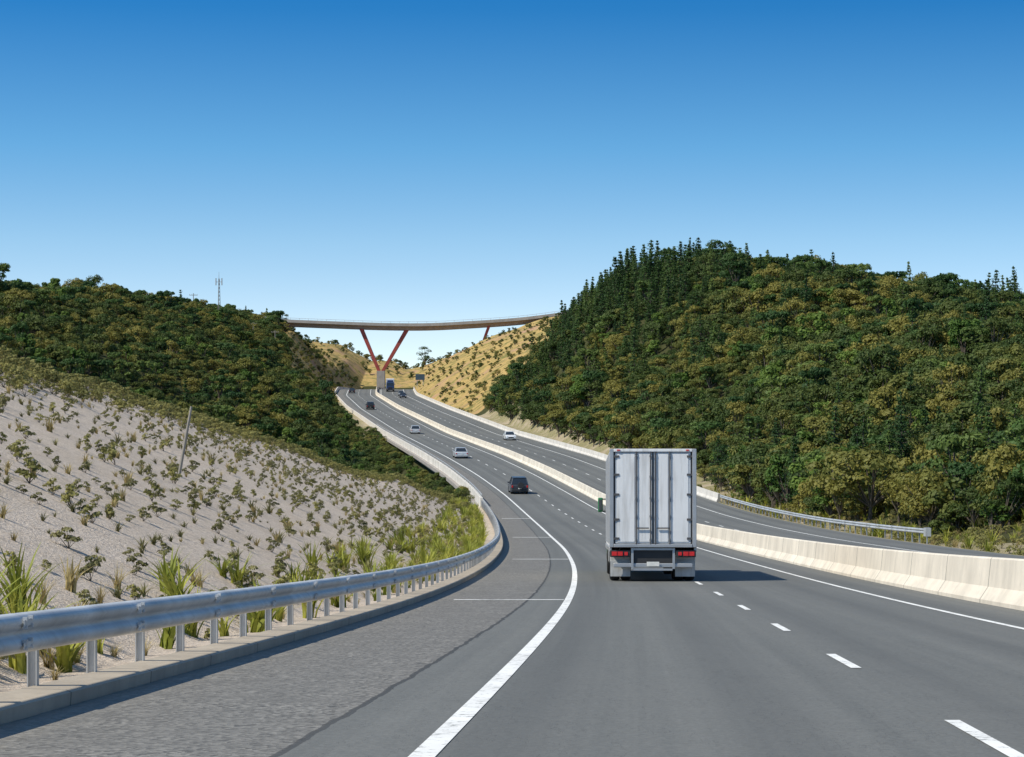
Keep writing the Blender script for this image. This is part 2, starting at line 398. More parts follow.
def conifer(name,H,R,seed,mats,link_to=None,nleaf=1700,ls=.38,bare=.08):
    r=np.random.default_rng(seed); trunk=[((0,0,-.4),(0,0,H),.018*H,.004*H)]; cen=[];nor=[]
    nw=int(H*1.7)
    for k in range(nw):
        t=bare+(1-bare)*(k+.5)/nw+r.uniform(-.01,.01); z=H*t; rad=R*(1-t)**.75*r.uniform(.6,1.2)+.15; nb=7
        for bnum in range(nb):
            th=r.uniform(0,6.28); l=rad*r.uniform(.5,1.15); tip=np.array([l*math.cos(th),l*math.sin(th),z+l*r.uniform(0,.35)])
            if l>.5: trunk.append(((0,0,z),tuple(tip),.012*H*(1-t)+.005,.004))
            m=max(4,int(nleaf/(nw*nb)*(.4+1.2*(1-t))))
            s=r.uniform(.15,1.05,m)[:,None]; p=np.array([0,0,z])+s*(tip-np.array([0,0,z]))+r.normal(size=(m,3))*.17*(.4+l*.3)
            cen.append(p); nn=np.tile(np.array([math.cos(th)*.7,math.sin(th)*.7,.7]),(m,1))+r.normal(size=(m,3))*.5; nor.append(nn)
    cen=np.concatenate(cen);nor=np.concatenate(nor)
    return leafmesh(name,cen,nor,r.uniform(.6,1.3,len(cen))*ls,.5,mats,trunk,seed,link_to)
def blades(name,nb,H,spread,w,mat,seed,link_to,seg=3,stiff=.6):
    r=np.random.default_rng(seed); v=[];f=[]
    for k in range(nb):
        th=r.uniform(0,6.28); lean=r.uniform(.1,1)*spread; h=H*r.uniform(.6,1.1); bx,by=r.normal(size=2)*.06*H
        d=np.array([math.cos(th),math.sin(th)]); s=np.array([-d[1],d[0]])
        b=len(v)
        for i in range(seg+1):
            t=i/seg; hz=h*(t-stiff*.35*lean*t*t); out=lean*h*t*t*.9+.1*lean*h*t
            ww=w*(1-t**1.8)*.5+.002
            for sg in (-1,1): v.append((bx+d[0]*out+s[0]*ww*sg,by+d[1]*out+s[1]*ww*sg,hz-.02))
        for i in range(seg): a=b+2*i; f.append((a,a+1,a+3,a+2))
    me=bpy.data.meshes.new(name); me.from_pydata(v,[],f); me.materials.append(mat); me.update()
    o=bpy.data.objects.new(name,me); link_to.objects.link(o); return o
C1=proto('bush_prototypes')
for k in range(5): broad('a_manuka_%d'%k,3.2+.35*k,1.85+.1*k,20+k,[M_man,M_bark],nl=9+2*k,nleaf=1500,ls=.28,link_to=C1,z0=.2)
for k in range(3): conifer('b_conifer_%d'%k,8+k*.8,1.9+.15*k,40+k,[M_con,M_bark],link_to=C1)
broad('c_broadleaf_0',5.4,2.3,51,[M_con,M_bark],nl=14,nleaf=1900,ls=.34,link_to=C1,z0=.25)
broad('c_broadleaf_1',4.6,1.7,52,[M_brt,M_bark],nl=12,nleaf=1500,ls=.32,link_to=C1,z0=.2,flat=1.)
C2=proto('slope_plant_prototypes')
blades('a_tuft_0',26,.34,1.1,.03,M_tuft,1,C2); blades('a_tuft_1',22,.38,.9,.03,M_dry,2,C2)
broad('b_shrub_0',.4,.24,3,[M_tuft,M_bark],nl=6,nleaf=220,ls=.07,link_to=C2,z0=.05)
broad('c_heath_0',.8,.55,4,[M_olive,M_bark],nl=7,nleaf=420,ls=.11,link_to=C2,z0=.05)
blades('d_flax_0',30,1.25,.85,.075,M_flax,5,C2,5); blades('d_flax_1',26,1.0,1.1,.07,M_flax,6,C2,5)
blades('e_drygrass_0',40,.55,.9,.02,M_dry,7,C2)
broad('f_shrub_1',.45,.28,8,[M_olive,M_bark],nl=6,nleaf=240,ls=.075,link_to=C2,z0=.05)
def scatter(name,x,y,z,rz,sc,idx,coll,tilt=.08):
    n=len(x); me=bpy.data.meshes.new(name); me.vertices.add(n)
    me.vertices.foreach_set('co',np.stack([x,y,z],1).astype(np.float32).reshape(-1))
    a=me.attributes.new('rot','FLOAT_VECTOR','POINT'); rr=np.stack([rng.normal(size=n)*tilt,rng.normal(size=n)*tilt,rz],1); a.data.foreach_set('vector',rr.astype(np.float32).reshape(-1))
    a=me.attributes.new('scl','FLOAT_VECTOR','POINT'); a.data.foreach_set('vector',np.asarray(sc,np.float32).reshape(-1))
    a=me.attributes.new('idx','INT','POINT'); a.data.foreach_set('value',np.asarray(idx,np.int32))
    me.update(); o=link(bpy.data.objects.new(name,me))
    g=bpy.data.node_groups.new(name+'_gn','GeometryNodeTree')
    g.interface.new_socket('Geometry',in_out='INPUT',socket_type='NodeSocketGeometry'); g.interface.new_socket('Geometry',in_out='OUTPUT',socket_type='NodeSocketGeometry')
    gi=g.nodes.new('NodeGroupInput'); go=g.nodes.new('NodeGroupOutput'); ip=g.nodes.new('GeometryNodeInstanceOnPoints'); ci=g.nodes.new('GeometryNodeCollectionInfo')
    ci.inputs['Collection'].default_value=coll; ci.inputs['Separate Children'].default_value=True; ci.inputs['Reset Children'].default_value=True
    def na(nm,ty):
        q=g.nodes.new('GeometryNodeInputNamedAttribute'); q.data_type=ty; q.inputs['Name'].default_value=nm
        return [s for s in q.outputs if s.enabled and s.name=='Attribute'][0]
    er=g.nodes.new('FunctionNodeEulerToRotation')
    g.links.new(na('rot','FLOAT_VECTOR'),er.inputs[0]); g.links.new(er.outputs[0],ip.inputs['Rotation'])
    g.links.new(na('scl','FLOAT_VECTOR'),ip.inputs['Scale']); g.links.new(na('idx','INT'),ip.inputs['Instance Index'])
    ip.inputs['Pick Instance'].default_value=True
    g.links.new(gi.outputs[0],ip.inputs['Points']); g.links.new(ci.outputs[0],ip.inputs['Instance']); g.links.new(ip.outputs[0],go.inputs[0])
    md=o.modifiers.new('scatter','NODES'); md.node_group=g; return o
def jgrid(u0,u1,y0,y1,s,j=.5):
    uu,yy=np.meshgrid(np.arange(u0,u1,s),np.arange(y0,y1,s)); uu=uu.ravel();yy=yy.ravel()
    return uu+rng.uniform(-j,j,len(uu))*s, yy+rng.uniform(-j,j,len(yy))*s
def nz(x,y,s,o=0): return np.array([noise.noise(Vector((a*s,b*s,o))) for a,b in zip(x,y)])
def sc3(s,v=.2):
    return np.stack([s*rng.uniform(1-v,1+v,len(s)),s*rng.uniform(1-v,1+v,len(s)),s*rng.uniform(1-v,1+v,len(s))],1)
def bush(name,u,y,conmask,smul=1.,bl=.08):
    x=Lf(y)+u; z=ground(x,y); n=len(x); r=rng.random(n)
    idx=rng.integers(0,5,n); cf=conmask(u,y,x); isC=r<cf
    idx=np.where(isC,5+rng.integers(0,3,n),idx); q=rng.random(n); idx=np.where((~isC)&(q<bl),8,idx); idx=np.where((~isC)&(q>1-bl*.8),9,idx)
    s=rng.uniform(.45,1.25,n)*(1+.5*nz(x,y,.06,5))*smul; s=np.where(isC,rng.uniform(.4,.85,n)*min(1,smul+.05),s)
    return scatter(name,x,y,z-.1,rng.uniform(0,6.28,n),sc3(s),idx,C1,.06)
u,y=jgrid(25.5,112,128,690,2.35)
jj=rng.normal(size=len(u))
keep=((y<bushlimit(u)+jj*5)|((u>54+.15*(y-520)+jj*1.5)&(y>470)))&((u>28)|(y>185))&((u>32)|(y>150))&(y<620)
u=u[keep];y=y[keep]
def cm(u,y,x):
    a=.85*np.exp(-((y-442)/50)**2-((u-47)/14)**2)
    b=np.clip(nz(x,y,.03,1)*2.-.2,0,.5)
    return np.clip(a+b+.02,0,.9)*np.where((y<400)&(u>62),.35,1)
bush('bush_hillside',u,y,cm)
# left hill bush
u,y=jgrid(-190,-5,226,850,2.65)
x=Lf(y)+u
keep=(x/y>-.27)&~((y>600)&(u>-17))&~((y>690)&(u>-22))&~((y>415)&(u>-9))&~((y>520)&(u>-13))&~((y<430)&(u>-12))&~((y<262)&(u>-17))
u=u[keep];y=y[keep]
bush('bush_hillside',u,y,lambda u,y,x: np.full(len(u),.006),.88,.1)
# low growth beside and below the viaduct
u,y=jgrid(-17,-4.6,232,600,1.7); s=rng.uniform(.28,.52,len(u))*np.where(u<-9,1.35,1.); keep=(rng.random(len(u))<.85)&((y<430)|(u<-6.5)); u=u[keep];y=y[keep];s=s[keep]; x=Lf(y)+u
scatter('gully_shrubs',x,y,ground(x,y)-.1,rng.uniform(0,6.28,len(u)),sc3(s),np.where(rng.random(len(u))<.12,9,rng.integers(0,5,len(u))),C1)
# bush behind mound on its back side
u,y=jgrid(-75,-24,95,232,2.8); x=Lf(y)+u
keep=(u<-36)|((y>150)&(u<-30)); u=u[keep];y=y[keep]
bush('bush_hillside',u,y,lambda u,y,x: np.full(len(u),.01),.7)
# scattered shrubs on dry grass cuttings
u,y=jgrid(23,80,458,840,3.0); keep=(y>bushlimit(u))&(u<54+.15*(y-520))&(rng.random(len(u))<.42); u=u[keep];y=y[keep]; x=Lf(y)+u
s=rng.uniform(.1,.42,len(u)); scatter('cutting_shrubs',x,y,ground(x,y)-.1,rng.uniform(0,6.28,len(u)),sc3(s),rng.integers(0,5,len(u)),C1)
u,y=jgrid(-24,-5.5,590,850,2.3); keep=(rng.random(len(u))<.6); u=u[keep];y=y[keep]; x=Lf(y)+u
s=rng.uniform(.12,.48,len(u)); scatter('cutting_shrubs',x,y,ground(x,y)-.1,rng.uniform(0,6.28,len(u)),sc3(s),rng.integers(0,5,len(u)),C1)
u,y=jgrid(-60,60,870,990,4.5); keep=rng.random(len(u))<.5; u=u[keep];y=y[keep]; x=Lf(y)+u
s=rng.uniform(.25,.75,len(u)); scatter('distant_shrubs',x,y,ground(x,y)-.1,rng.uniform(0,6.28,len(u)),sc3(s),rng.integers(0,5,len(u)),C1)
# mulch slope planting
crestf=lambda y: np.interp(y,[0,110,130,160,190,215,226],[-22,-22,-20.5,-17,-11,-7.3,-5])
u,y=jgrid(-28,-4.6,8,226,.85,.45); x=Lf(y)+u
d=u-crestf(y); n=len(u); r=rng.random(n)
keep=(r<.74)|(d<3); u=u[keep];y=y[keep];x=x[keep];d=d[keep]; n=len(u); r=rng.random(n)
idx=np.where(r<.3,0,np.where(r<.5,1,np.where(r<.8,2,7)))
heath=(rng.random(n)<np.clip((5-d)/5,0,1)*.75+np.clip((y-160)/70,0,.5)); idx=np.where(heath,3,idx)
s=np.where(heath,rng.uniform(.3,.7,n),rng.uniform(.35,.9,n)*np.where(rng.random(n)<.08,1.5,1))
scatter('slope_planting',x,y,ground(x,y)-.02,rng.uniform(0,6.28,n),sc3(s),idx,C2)
u,y=jgrid(-30,-6,60,226,.75,.5); x=Lf(y)+u; d=u-crestf(y)
keep=(d<4)&(d>-5)&(rng.random(len(u))<.6*np.clip((4.5-d)/3,0,1)); u=u[keep];y=y[keep];x=x[keep]; n=len(u)
scatter('crest_heath',x,y,ground(x,y)-.02,rng.uniform(0,6.28,n),sc3(rng.uniform(.35,.75,n)),np.full(n,3),C2)
# flax and dry grass along the guardrail
fy=[];fu=[];fi=[];fs=[]
for y in np.arange(13,222,.45):
    dens=1.0 if y<27 else (.45 if y<55 else .9)
    for w in range(2):
        if rng.random()<dens*.75:
            fy.append(y+rng.uniform(-.3,.3)); fu.append(-4.2-rng.uniform(0,.5)-(rng.random()**2)*(1.6 if y<60 else 2.6)); q=rng.random()
            fi.append(4 if q<.3 else (5 if q<.6 else (7 if q<.7 else 6))); fs.append(rng.uniform(.35,.8))
fy=np.array(fy);fu=np.array(fu);x=Lf(fy)+fu
scatter('flax_planting',x,fy,ground(x,fy)-.02,rng.uniform(0,6.28,len(x)),sc3(np.array(fs)),fi,C2)
# right verge
u,y=jgrid(22,34,110,260,.9,.5); keep=(rng.random(len(u))<.6)&((u<29)|(y<170)); u=u[keep];y=y[keep];x=Lf(y)+u;n=len(u); r=rng.random(n)
scatter('verge_grass',x,y,ground(x,y)-.02,rng.uniform(0,6.28,n),sc3(rng.uniform(.4,1.1,n)),np.where(r<.5,6,np.where(r<.62,4,np.where(r<.8,3,7))),C2)
# ------------------------------------------------------------ individual trees
def single(name,o,x,y,s=1.,rz=0):
    o.name=name; link(o); o.location=(x,y,gz(x,y)-.2); o.scale=(s,)*3; o.rotation_euler=(0,0,rz)
for i,(x,y,H,kind) in enumerate([(38,424,9,'p'),(41,428,8,'p'),(33,428,8,'c'),(29,436,8.5,'c'),(25.5,444,9,'c'),(46,420,5.5,'p'),(51,416,4.5,'p'),(31,440,7.5,'c'),(22.5,450,8.5,'c'),(20.2,452,8,'c'),(27,446,9,'c'),(35,432,8.5,'c'),(24,455,8.5,'c'),(21.5,456,8.5,'c')]):
    if kind=='p': single('pine_tree',broad('pine_tree',H,H*.36,200+i,[M_con,M_bark],nl=11,nleaf=1500,ls=.36,z0=.42,flat=.5),x,y)
    else: single('conifer_tree',conifer('conifer_tree',H,H*.22,300+i,[M_con,M_bark],nleaf=1600),x,y)
for (x,y,H) in [(-34,900,8),(-75.5,700,5),(-73,740,4.2),(-62,560,4)]:
    single('broadleaf_tree',broad('broadleaf_tree',H,H*.42,int(500+y),[M_man,M_bark],nl=12,nleaf=1500,ls=.36,z0=.2),x,y)
for i,(x,y,H) in enumerate([(-98,446,5.5),(-92,452,4.5),(-86,462,3.8),(-104,480,5.5),(-96,505,4.5),(-90,560,5),(-86,590,4.5)]):
    single('broadleaf_tree',broad('broadleaf_tree',H,H*.4,int(600+y),[M_con,M_bark],nl=12,nleaf=1300,ls=.36,z0=.2),x,y)
# ------------------------------------------------------------ masts and poles
def tube(v,f,p0,p1,r0,r1,k=8):
    p0=Vector(p0);p1=Vector(p1); q=(p1-p0).normalized().to_track_quat('Z','Y'); b=len(v)
    for pp,rr in ((p0,r0),(p1,r1)):
        for i in range(k): v.append(tuple(pp+q@Vector((rr*math.cos(i*2*math.pi/k),rr*math.sin(i*2*math.pi/k),0))))
    for i in range(k): f.append((b+i,b+(i+1)%k,b+k+(i+1)%k,b+k+i))
    f.append(tuple(b+k+i for i in range(k)))
M_pole=simple('weathered_pole',(.26,.24,.21),.8)
x,y=-9.9,68.; v=[];f=[]; z=gz(x,y)
tube(v,f,(0,0,-.3),(.25,0,1.1),.05,.045); tube(v,f,(.25,0,1.1),(.42,0,2.05),.045,.035)
o=mesh_obj('marker_post',v,f,M_pole); o.location=(x,y,z)
x,y=-79,620.; z=gz(x,y); e=empty('radio_mast',(x,y,z)); v=[];f=[]
for a in range(3):
    t=a*2.094; tube(v,f,(.5*math.cos(t),.5*math.sin(t),-.5),(.15*math.cos(t),.15*math.sin(t),12.5),.09,.06,5)
for k in range(12):
    r0=.5-.35*k/12; r1=.5-.35*(k+1)/12
    for a in range(3):
        t=a*2.094; t2=(a+1)*2.094; tube(v,f,(r0*math.cos(t),r0*math.sin(t),k*1.04),(r1*math.cos(t2),r1*math.sin(t2),(k+1)*1.04),.04,.04,4)
mesh_obj('lattice',v,f,M_pole,e); v=[];f=[]
tube(v,f,(0,0,12.3),(0,0,14.3),.06,.03); tube(v,f,(-.8,0,11.6),(.8,0,11.6),.06,.06)
for s in (-.8,.8): tube(v,f,(s,0,10.7),(s,0,12.6),.12,.12)
mesh_obj('antennas',v,f,M_pole,e)
for (x,y,h) in [(-84.5,610,7),(-72,640,6),(-68,660,5.5)]:
    v=[];f=[]; tube(v,f,(0,0,-.5),(0,0,h),.13,.09); tube(v,f,(-1.1,0,h-.5),(1.1,0,h-.5),.07,.07)
    for s in (-1,-.4,.4,1): tube(v,f,(s,0,h-.5),(s,0,h-.2),.05,.04,5)
    o=mesh_obj('utility_pole',v,f,M_pole); o.location=(x,y,gz(x,y))
# ------------------------------------------------------------ overbridge
br=empty('road_overbridge',(0,760,0))
bx=[-130,-95,-73,-43.6,-27,2.6,14.2,30,60]; bz=[45.5,43.6,42.5,41.3,41.1,43.0,44.6,47,50]
XS=np.arange(-130,61,1.5); BZ=gs(np.interp(XS,bx,bz),4); 
def bsweep(name,prof,mat,closed=True):
    v=[];f=[];n=len(prof)
    for x,z in zip(XS,BZ):
        yo=((x+30)/80)**2*6
        for (a,h) in prof: v.append((x,a+yo,z+h))
    for i in range(len(XS)-1):
        for j in range(n): f.append((i*n+j,i*n+(j+1)%n,(i+1)*n+(j+1)%n,(i+1)*n+j))
    return mesh_obj(name,v,f,mat,br)
bsweep('deck',[(-4.2,.0),(4.2,.0),(4.2,-.35),(2.6,-.55),(2.3,-1.7),(-2.3,-1.7),(-2.6,-.55),(-4.2,-.35)],M_deck)
bsweep('edge_parapet_front',[(-4.35,-.55),(-4.35,.42),(-4.1,.42),(-4.1,-.55)],M_pier)
bsweep('edge_parapet_back',[(4.1,-.4),(4.1,.42),(4.35,.42),(4.35,-.4)],M_deck)
bsweep('handrail',[(-4.27,.9),(-4.27,1.0),(-4.17,1.0),(-4.17,.9)],M_galv)
boxes('handrail_posts',[(x,-4.22+((x+30)/80)**2*6,z+.66,.09,.09,.48) for x,z in zip(XS[::2],BZ[::2])],M_galv,br)
def leg(p0,p1,w0,w1,mat,name):
    v=[];f=[];p0=Vector(p0);p1=Vector(p1)
    for p,w in ((p0,w0),(p1,w1)):
        for a,b in ((-1,-1),(1,-1),(1,1),(-1,1)): v.append((p.x+a*w*.5,p.y+b*w*.5,p.z))
    f=[(0,1,5,4),(1,2,6,5),(2,3,7,6),(3,0,4,7),(4,5,6,7),(3,2,1,0)]
    mesh_obj(name,v,f,mat,br)
vx=-43.3
for s in (-1,1):
    leg((vx-.6,s*1.2,26),(vx-6.4,s*1.6,39.9),1.0,1.3,M_red,'v_leg'); leg((vx+.6,s*1.2,26),(vx+8.6,s*1.6,39.8),1.0,1.3,M_red,'v_leg')
    leg((-10.5,s*1.5,gz(-10.5,760)-1),(-7.6,s*1.5,41),.8,.9,M_red,'raked_strut')
boxes('pier_plinth',[(vx,0,23.3,2.6,4.2,5.6)],M_pier,br)
boxes('abutments',[(-76,1.6,39,4,9,6.5),(17,2,42,4,9,5)],M_deck,br)
# ------------------------------------------------------------ vehicles
def bx_(parent,name,c,s,mat,bev=.02):
    o=boxes(name,[(*c,*s)],mat,parent)
    if bev: m=o.modifiers.new('b','BEVEL'); m.width=bev; m.segments=2
    return o
M_tyre=simple('tyre_rubber',(.02,.02,.02),.85); M_rim=simple('wheel_rim',(.45,.45,.46),.35,.7)
M_black=simple('black_plastic',(.025,.025,.027),.6); M_glass=simple('tinted_glass',(.02,.025,.03),.08,0,0,1,.8)
M_tail=simple('tail_lamp_red',(.5,.015,.015),.25); M_plate=simple('number_plate',(.7,.7,.66),.5)
M_head=simple('head_lamp',(.75,.78,.8),.15)
M_twhite=simple('truck_white_panel',(.70,.71,.72),.42,0,.05,1.2,.5,((.34,.33,.31),.6))
M_tdoor=simple('truck_door_panel',(.50,.53,.56),.5,0,.07,1.0,.4,((.26,.26,.26),.6))
M_talu=simple('truck_aluminium',(.42,.43,.44),.45,.6,.1,2)
M_green=simple('truck_cab_green',(.03,.18,.07),.35); M_dgrey=simple('chassis_grey',(.07,.07,.075),.7)
M_mud=simple('mudguard_grey',(.42,.43,.43),.6,0,.15,3,.4,((.2,.18,.15),.6))
def wheel(parent,name,x,y,r,w):
    v=[];f=[];k=28
    prof=[(-w/2,r*.55),(-w/2,r*.93),(-w*.36,r),(w*.36,r),(w/2,r*.93),(w/2,r*.55)]
    for i in range(k):
        a=i*2*math.pi/k
        for (px,pr) in prof: v.append((px,pr*math.cos(a),pr*math.sin(a)))
    n=len(prof)
    for i in range(k):
        for j in range(n-1): f.append((i*n+j,i*n+j+1,((i+1)%k)*n+j+1,((i+1)%k)*n+j))
    o=mesh_obj(name,v,f,M_tyre,parent); o.location=(x,y,r)
    v=[];f=[]
    for i in range(k):
        a=i*2*math.pi/k
        for (px,pr) in ((-w*.42,r*.56),(-w*.25,r*.25),(w*.25,r*.25),(w*.42,r*.56)): v.append((px,pr*math.cos(a),pr*math.sin(a)))
    for i in range(k):
        for j in range(3): f.append((i*4+j,i*4+j+1,((i+1)%k)*4+j+1,((i+1)%k)*4+j))
    for c0 in (1,2): f.append(tuple(i*4+c0 for i in range(k)))
    o=mesh_obj(name+'_rim',v,f,M_rim,parent); o.location=(x,y,r)
def place(e,y,u,oncoming=False):
    e.location=(float(Lf(y))+u,y,float(Zf(y))+.01)
    e.rotation_euler=(pitch(y)*(-1 if oncoming else 1),0,head(y)+(math.pi if oncoming else 0))
def truck(cabmat,box_l=11.0):
    e=empty('box_truck'); W=2.52; T=3.84; B=.98
    bx_(e,'cargo_body',(0,box_l/2+.05,(T+B)/2),(W-.04,box_l,T-B),M_twhite,.03)
    boxes('side_ribs',[(sx*(W/2-.01),.6+i*.8,(T+B)/2,.03,.06,T-B-.2) for sx in (-1,1) for i in range(int(box_l/.8))],M_talu,e)
    bx_(e,'side_skirt_rail_l',(-W/2+.03,box_l/2,B-.06),(.08,box_l,.14),M_talu); bx_(e,'side_skirt_rail_r',(W/2-.03,box_l/2,B-.06),(.08,box_l,.14),M_talu)
    bx_(e,'frame_post_l',(-W/2+.06,-.03,(T+B)/2),(.12,.14,T-B),M_talu,.015); bx_(e,'frame_post_r',(W/2-.06,-.03,(T+B)/2),(.12,.14,T-B),M_talu,.015)
    bx_(e,'frame_header',(0,-.03,T-.045),(W-.245,.15,.09),M_twhite,.015); bx_(e,'frame_sill',(0,-.04,B+.05),(W-.245,.16,.10),M_talu,.015)
    dz0=B+.11; dz1=T-.10; dh=dz1-dz0; dc=(dz0+dz1)/2
    for s,nm in ((-1,'l'),(1,'r')):
        cx=s*.555
        bx_(e,'door_'+nm,(cx,-.03,dc),(1.085,.06,dh),M_tdoor,.012)
        bx_(e,'door_panel_outer_'+nm,(s*.78,-.066,dc),(.5,.016,dh-.1),M_twhite,.006)
        bx_(e,'door_panel_inner_'+nm,(s*.26,-.066,dc),(.36,.016,dh-.1),M_twhite,.006)
        v=[];f=[]
        for xx in (s*.07,s*.485): tube(v,f,(xx,-.105,dz0-.02),(xx,-.105,dz1+.02),.02,.02,8)
        mesh_obj('lock_rods_'+nm,v,f,M_dgrey,e)
        boxes('rod_brackets_'+nm,[(xx,-.09,z,.08,.04,.05) for xx in (s*.07,s*.485) for z in (dz0+.12,dz0+.8,dc,dz1-.7,dz1-.1)],M_talu,e)
        boxes('hinges_'+nm,[(s*1.06,-.08,z,.16,.03,.06) for z in (dz0+.15,dz0+.7,dc+.1,dz1-.65,dz1-.12)],M_dgrey,e)
        boxes('handles_'+nm,[(s*.3,-.12,dz0+.45,.36,.025,.035)],M_dgrey,e)
        boxes('edge_seal_'+nm,[(s*1.11,-.063,dc,.03,.012,dh)],M_black,e)
        bx_(e,'lamp_board_'+nm,(s*.95,-.02,.80),(.58,.08,.2),M_black,.01)
        boxes('stop_lamp_'+nm,[(s*1.12,-.07,.80,.15,.04,.12),(s*.95,-.07,.80,.15,.04,.12)],M_tail,e)
        boxes('indicator_'+nm,[(s*.78,-.07,.80,.1,.04,.1)],M_tail,e)
        bx_(e,'mudguard_'+nm,(s*.94,.28,.66),(.6,.05,.2),M_mud,.02)
        bx_(e,'mudflap_'+nm,(s*.94,.25,.36),(.58,.02,.46),M_mud,.005)
        bx_(e,'reflector_'+nm,(s*.94,.235,.50),(.35,.01,.05),M_plate,0)
        for wy in (1.0,2.35,9.2):
            wheel(e,'wheel_%s_%d'%(nm,int(wy*10)),s*1.09,wy,.5,.28); wheel(e,'wheel_in_%s_%d'%(nm,int(wy*10)),s*.77,wy,.5,.28)
        wheel(e,'wheel_front_'+nm,s*1.05,box_l+1.0,.5,.3)
    bx_(e,'centre_seal',(0,-.064,dc),(.035,.014,dh),M_black,0)
    boxes('marker_lamps',[(x,-.115,T-.04,.09,.02,.04) for x in (-1.,1.)],M_tail,e)
    bx_(e,'tail_lift_panel',(0,.06,.66),(1.12,.06,.52),M_black,.01)
    boxes('tail_lift_frame',[(-.6,.0,.66,.07,.08,.60),(.6,.0,.66,.07,.08,.60),(0,-.005,.34,1.13,.06,.06),(0,-.005,.93,1.13,.06,.06)],M_talu,e)
    bx_(e,'underrun_bar',(0,.05,.46),(2.3,.1,.12),M_talu,.02)
    boxes('number_plate',[(0,-.045,.50,.36,.015,.13)],M_plate,e)
    boxes('chassis_rails',[(-.42,box_l/2+.8,.82,.1,box_l+1.3,.26),(.42,box_l/2+.8,.82,.1,box_l+1.3,.26)],M_dgrey,e)
    boxes('axles',[(0,wy,.5,1.9,.14,.14) for wy in (1.0,2.35,9.2,box_l+1.0)],M_dgrey,e)
    bx_(e,'fuel_tank',(-.95,5.6,.65),(.55,1.3,.55),M_talu,.12); bx_(e,'tool_box',(.95,5.6,.65),(.5,1.1,.5),M_black,.03)
    cy=box_l+1.15
    v=[(-1.2,cy-.95,.55),(1.2,cy-.95,.55),(1.2,cy+1.0,.55),(-1.2,cy+1.0,.55),(-1.22,cy-.95,1.7),(1.22,cy-.95,1.7),(1.22,cy+1.05,1.7),(-1.22,cy+1.05,1.7),(-1.1,cy-.9,3.05),(1.1,cy-.9,3.05),(1.1,cy+.65,3.05),(-1.1,cy+.65,3.05)]
    f=[(3,2,1,0),(0,1,5,4),(1,2,6,5),(2,3,7,6),(3,0,4,7),(4,5,9,8),(5,6,10,9),(6,7,11,10),(7,4,8,11),(8,9,10,11)]
    o=mesh_obj('cab',v,f,cabmat,e); m=o.modifiers.new('b','BEVEL'); m.width=.08; m.segments=3
    mesh_obj('windscreen',[(-1.08,cy+1.045,1.8),(1.08,cy+1.045,1.8),(1.0,cy+.76,2.8),(-1.0,cy+.76,2.8)],[(0,1,2,3)],M_glass,e)
    for s in (-1,1):
        mesh_obj('side_window',[(s*1.225,cy-.3,1.8),(s*1.225,cy+.85,1.8),(s*1.145,cy+.55,2.65),(s*1.145,cy-.3,2.65)],[(0,1,2,3)],M_glass,e)
        boxes('headlamp',[(s*.9,cy+1.04,.85,.4,.06,.2)],M_head,e)
        bx_(e,'mirror',(s*1.42,cy+.9,2.3),(.17,.1,.5),cabmat,.03); bx_(e,'mirror_glass',(s*1.42,cy+.842,2.3),(.11,.01,.36),M_glass,0); boxes('mirror_arm',[(s*1.3,cy+.92,2.5,.3,.04,.04),(s*1.3,cy+.92,2.08,.3,.04,.04)],M_black,e)
    boxes('grille',[(0,cy+1.04,1.15,1.2,.05,.5)],M_black,e); bx_(e,'front_bumper',(0,cy+1.05,.55),(2.4,.2,.3),M_black,.04)
    bx_(e,'wind_deflector',(0,cy-.1,3.3),(1.9,1.2,.5),cabmat,.15)
    return e
t1=truck(M_green); place(t1,66.7,2.28)
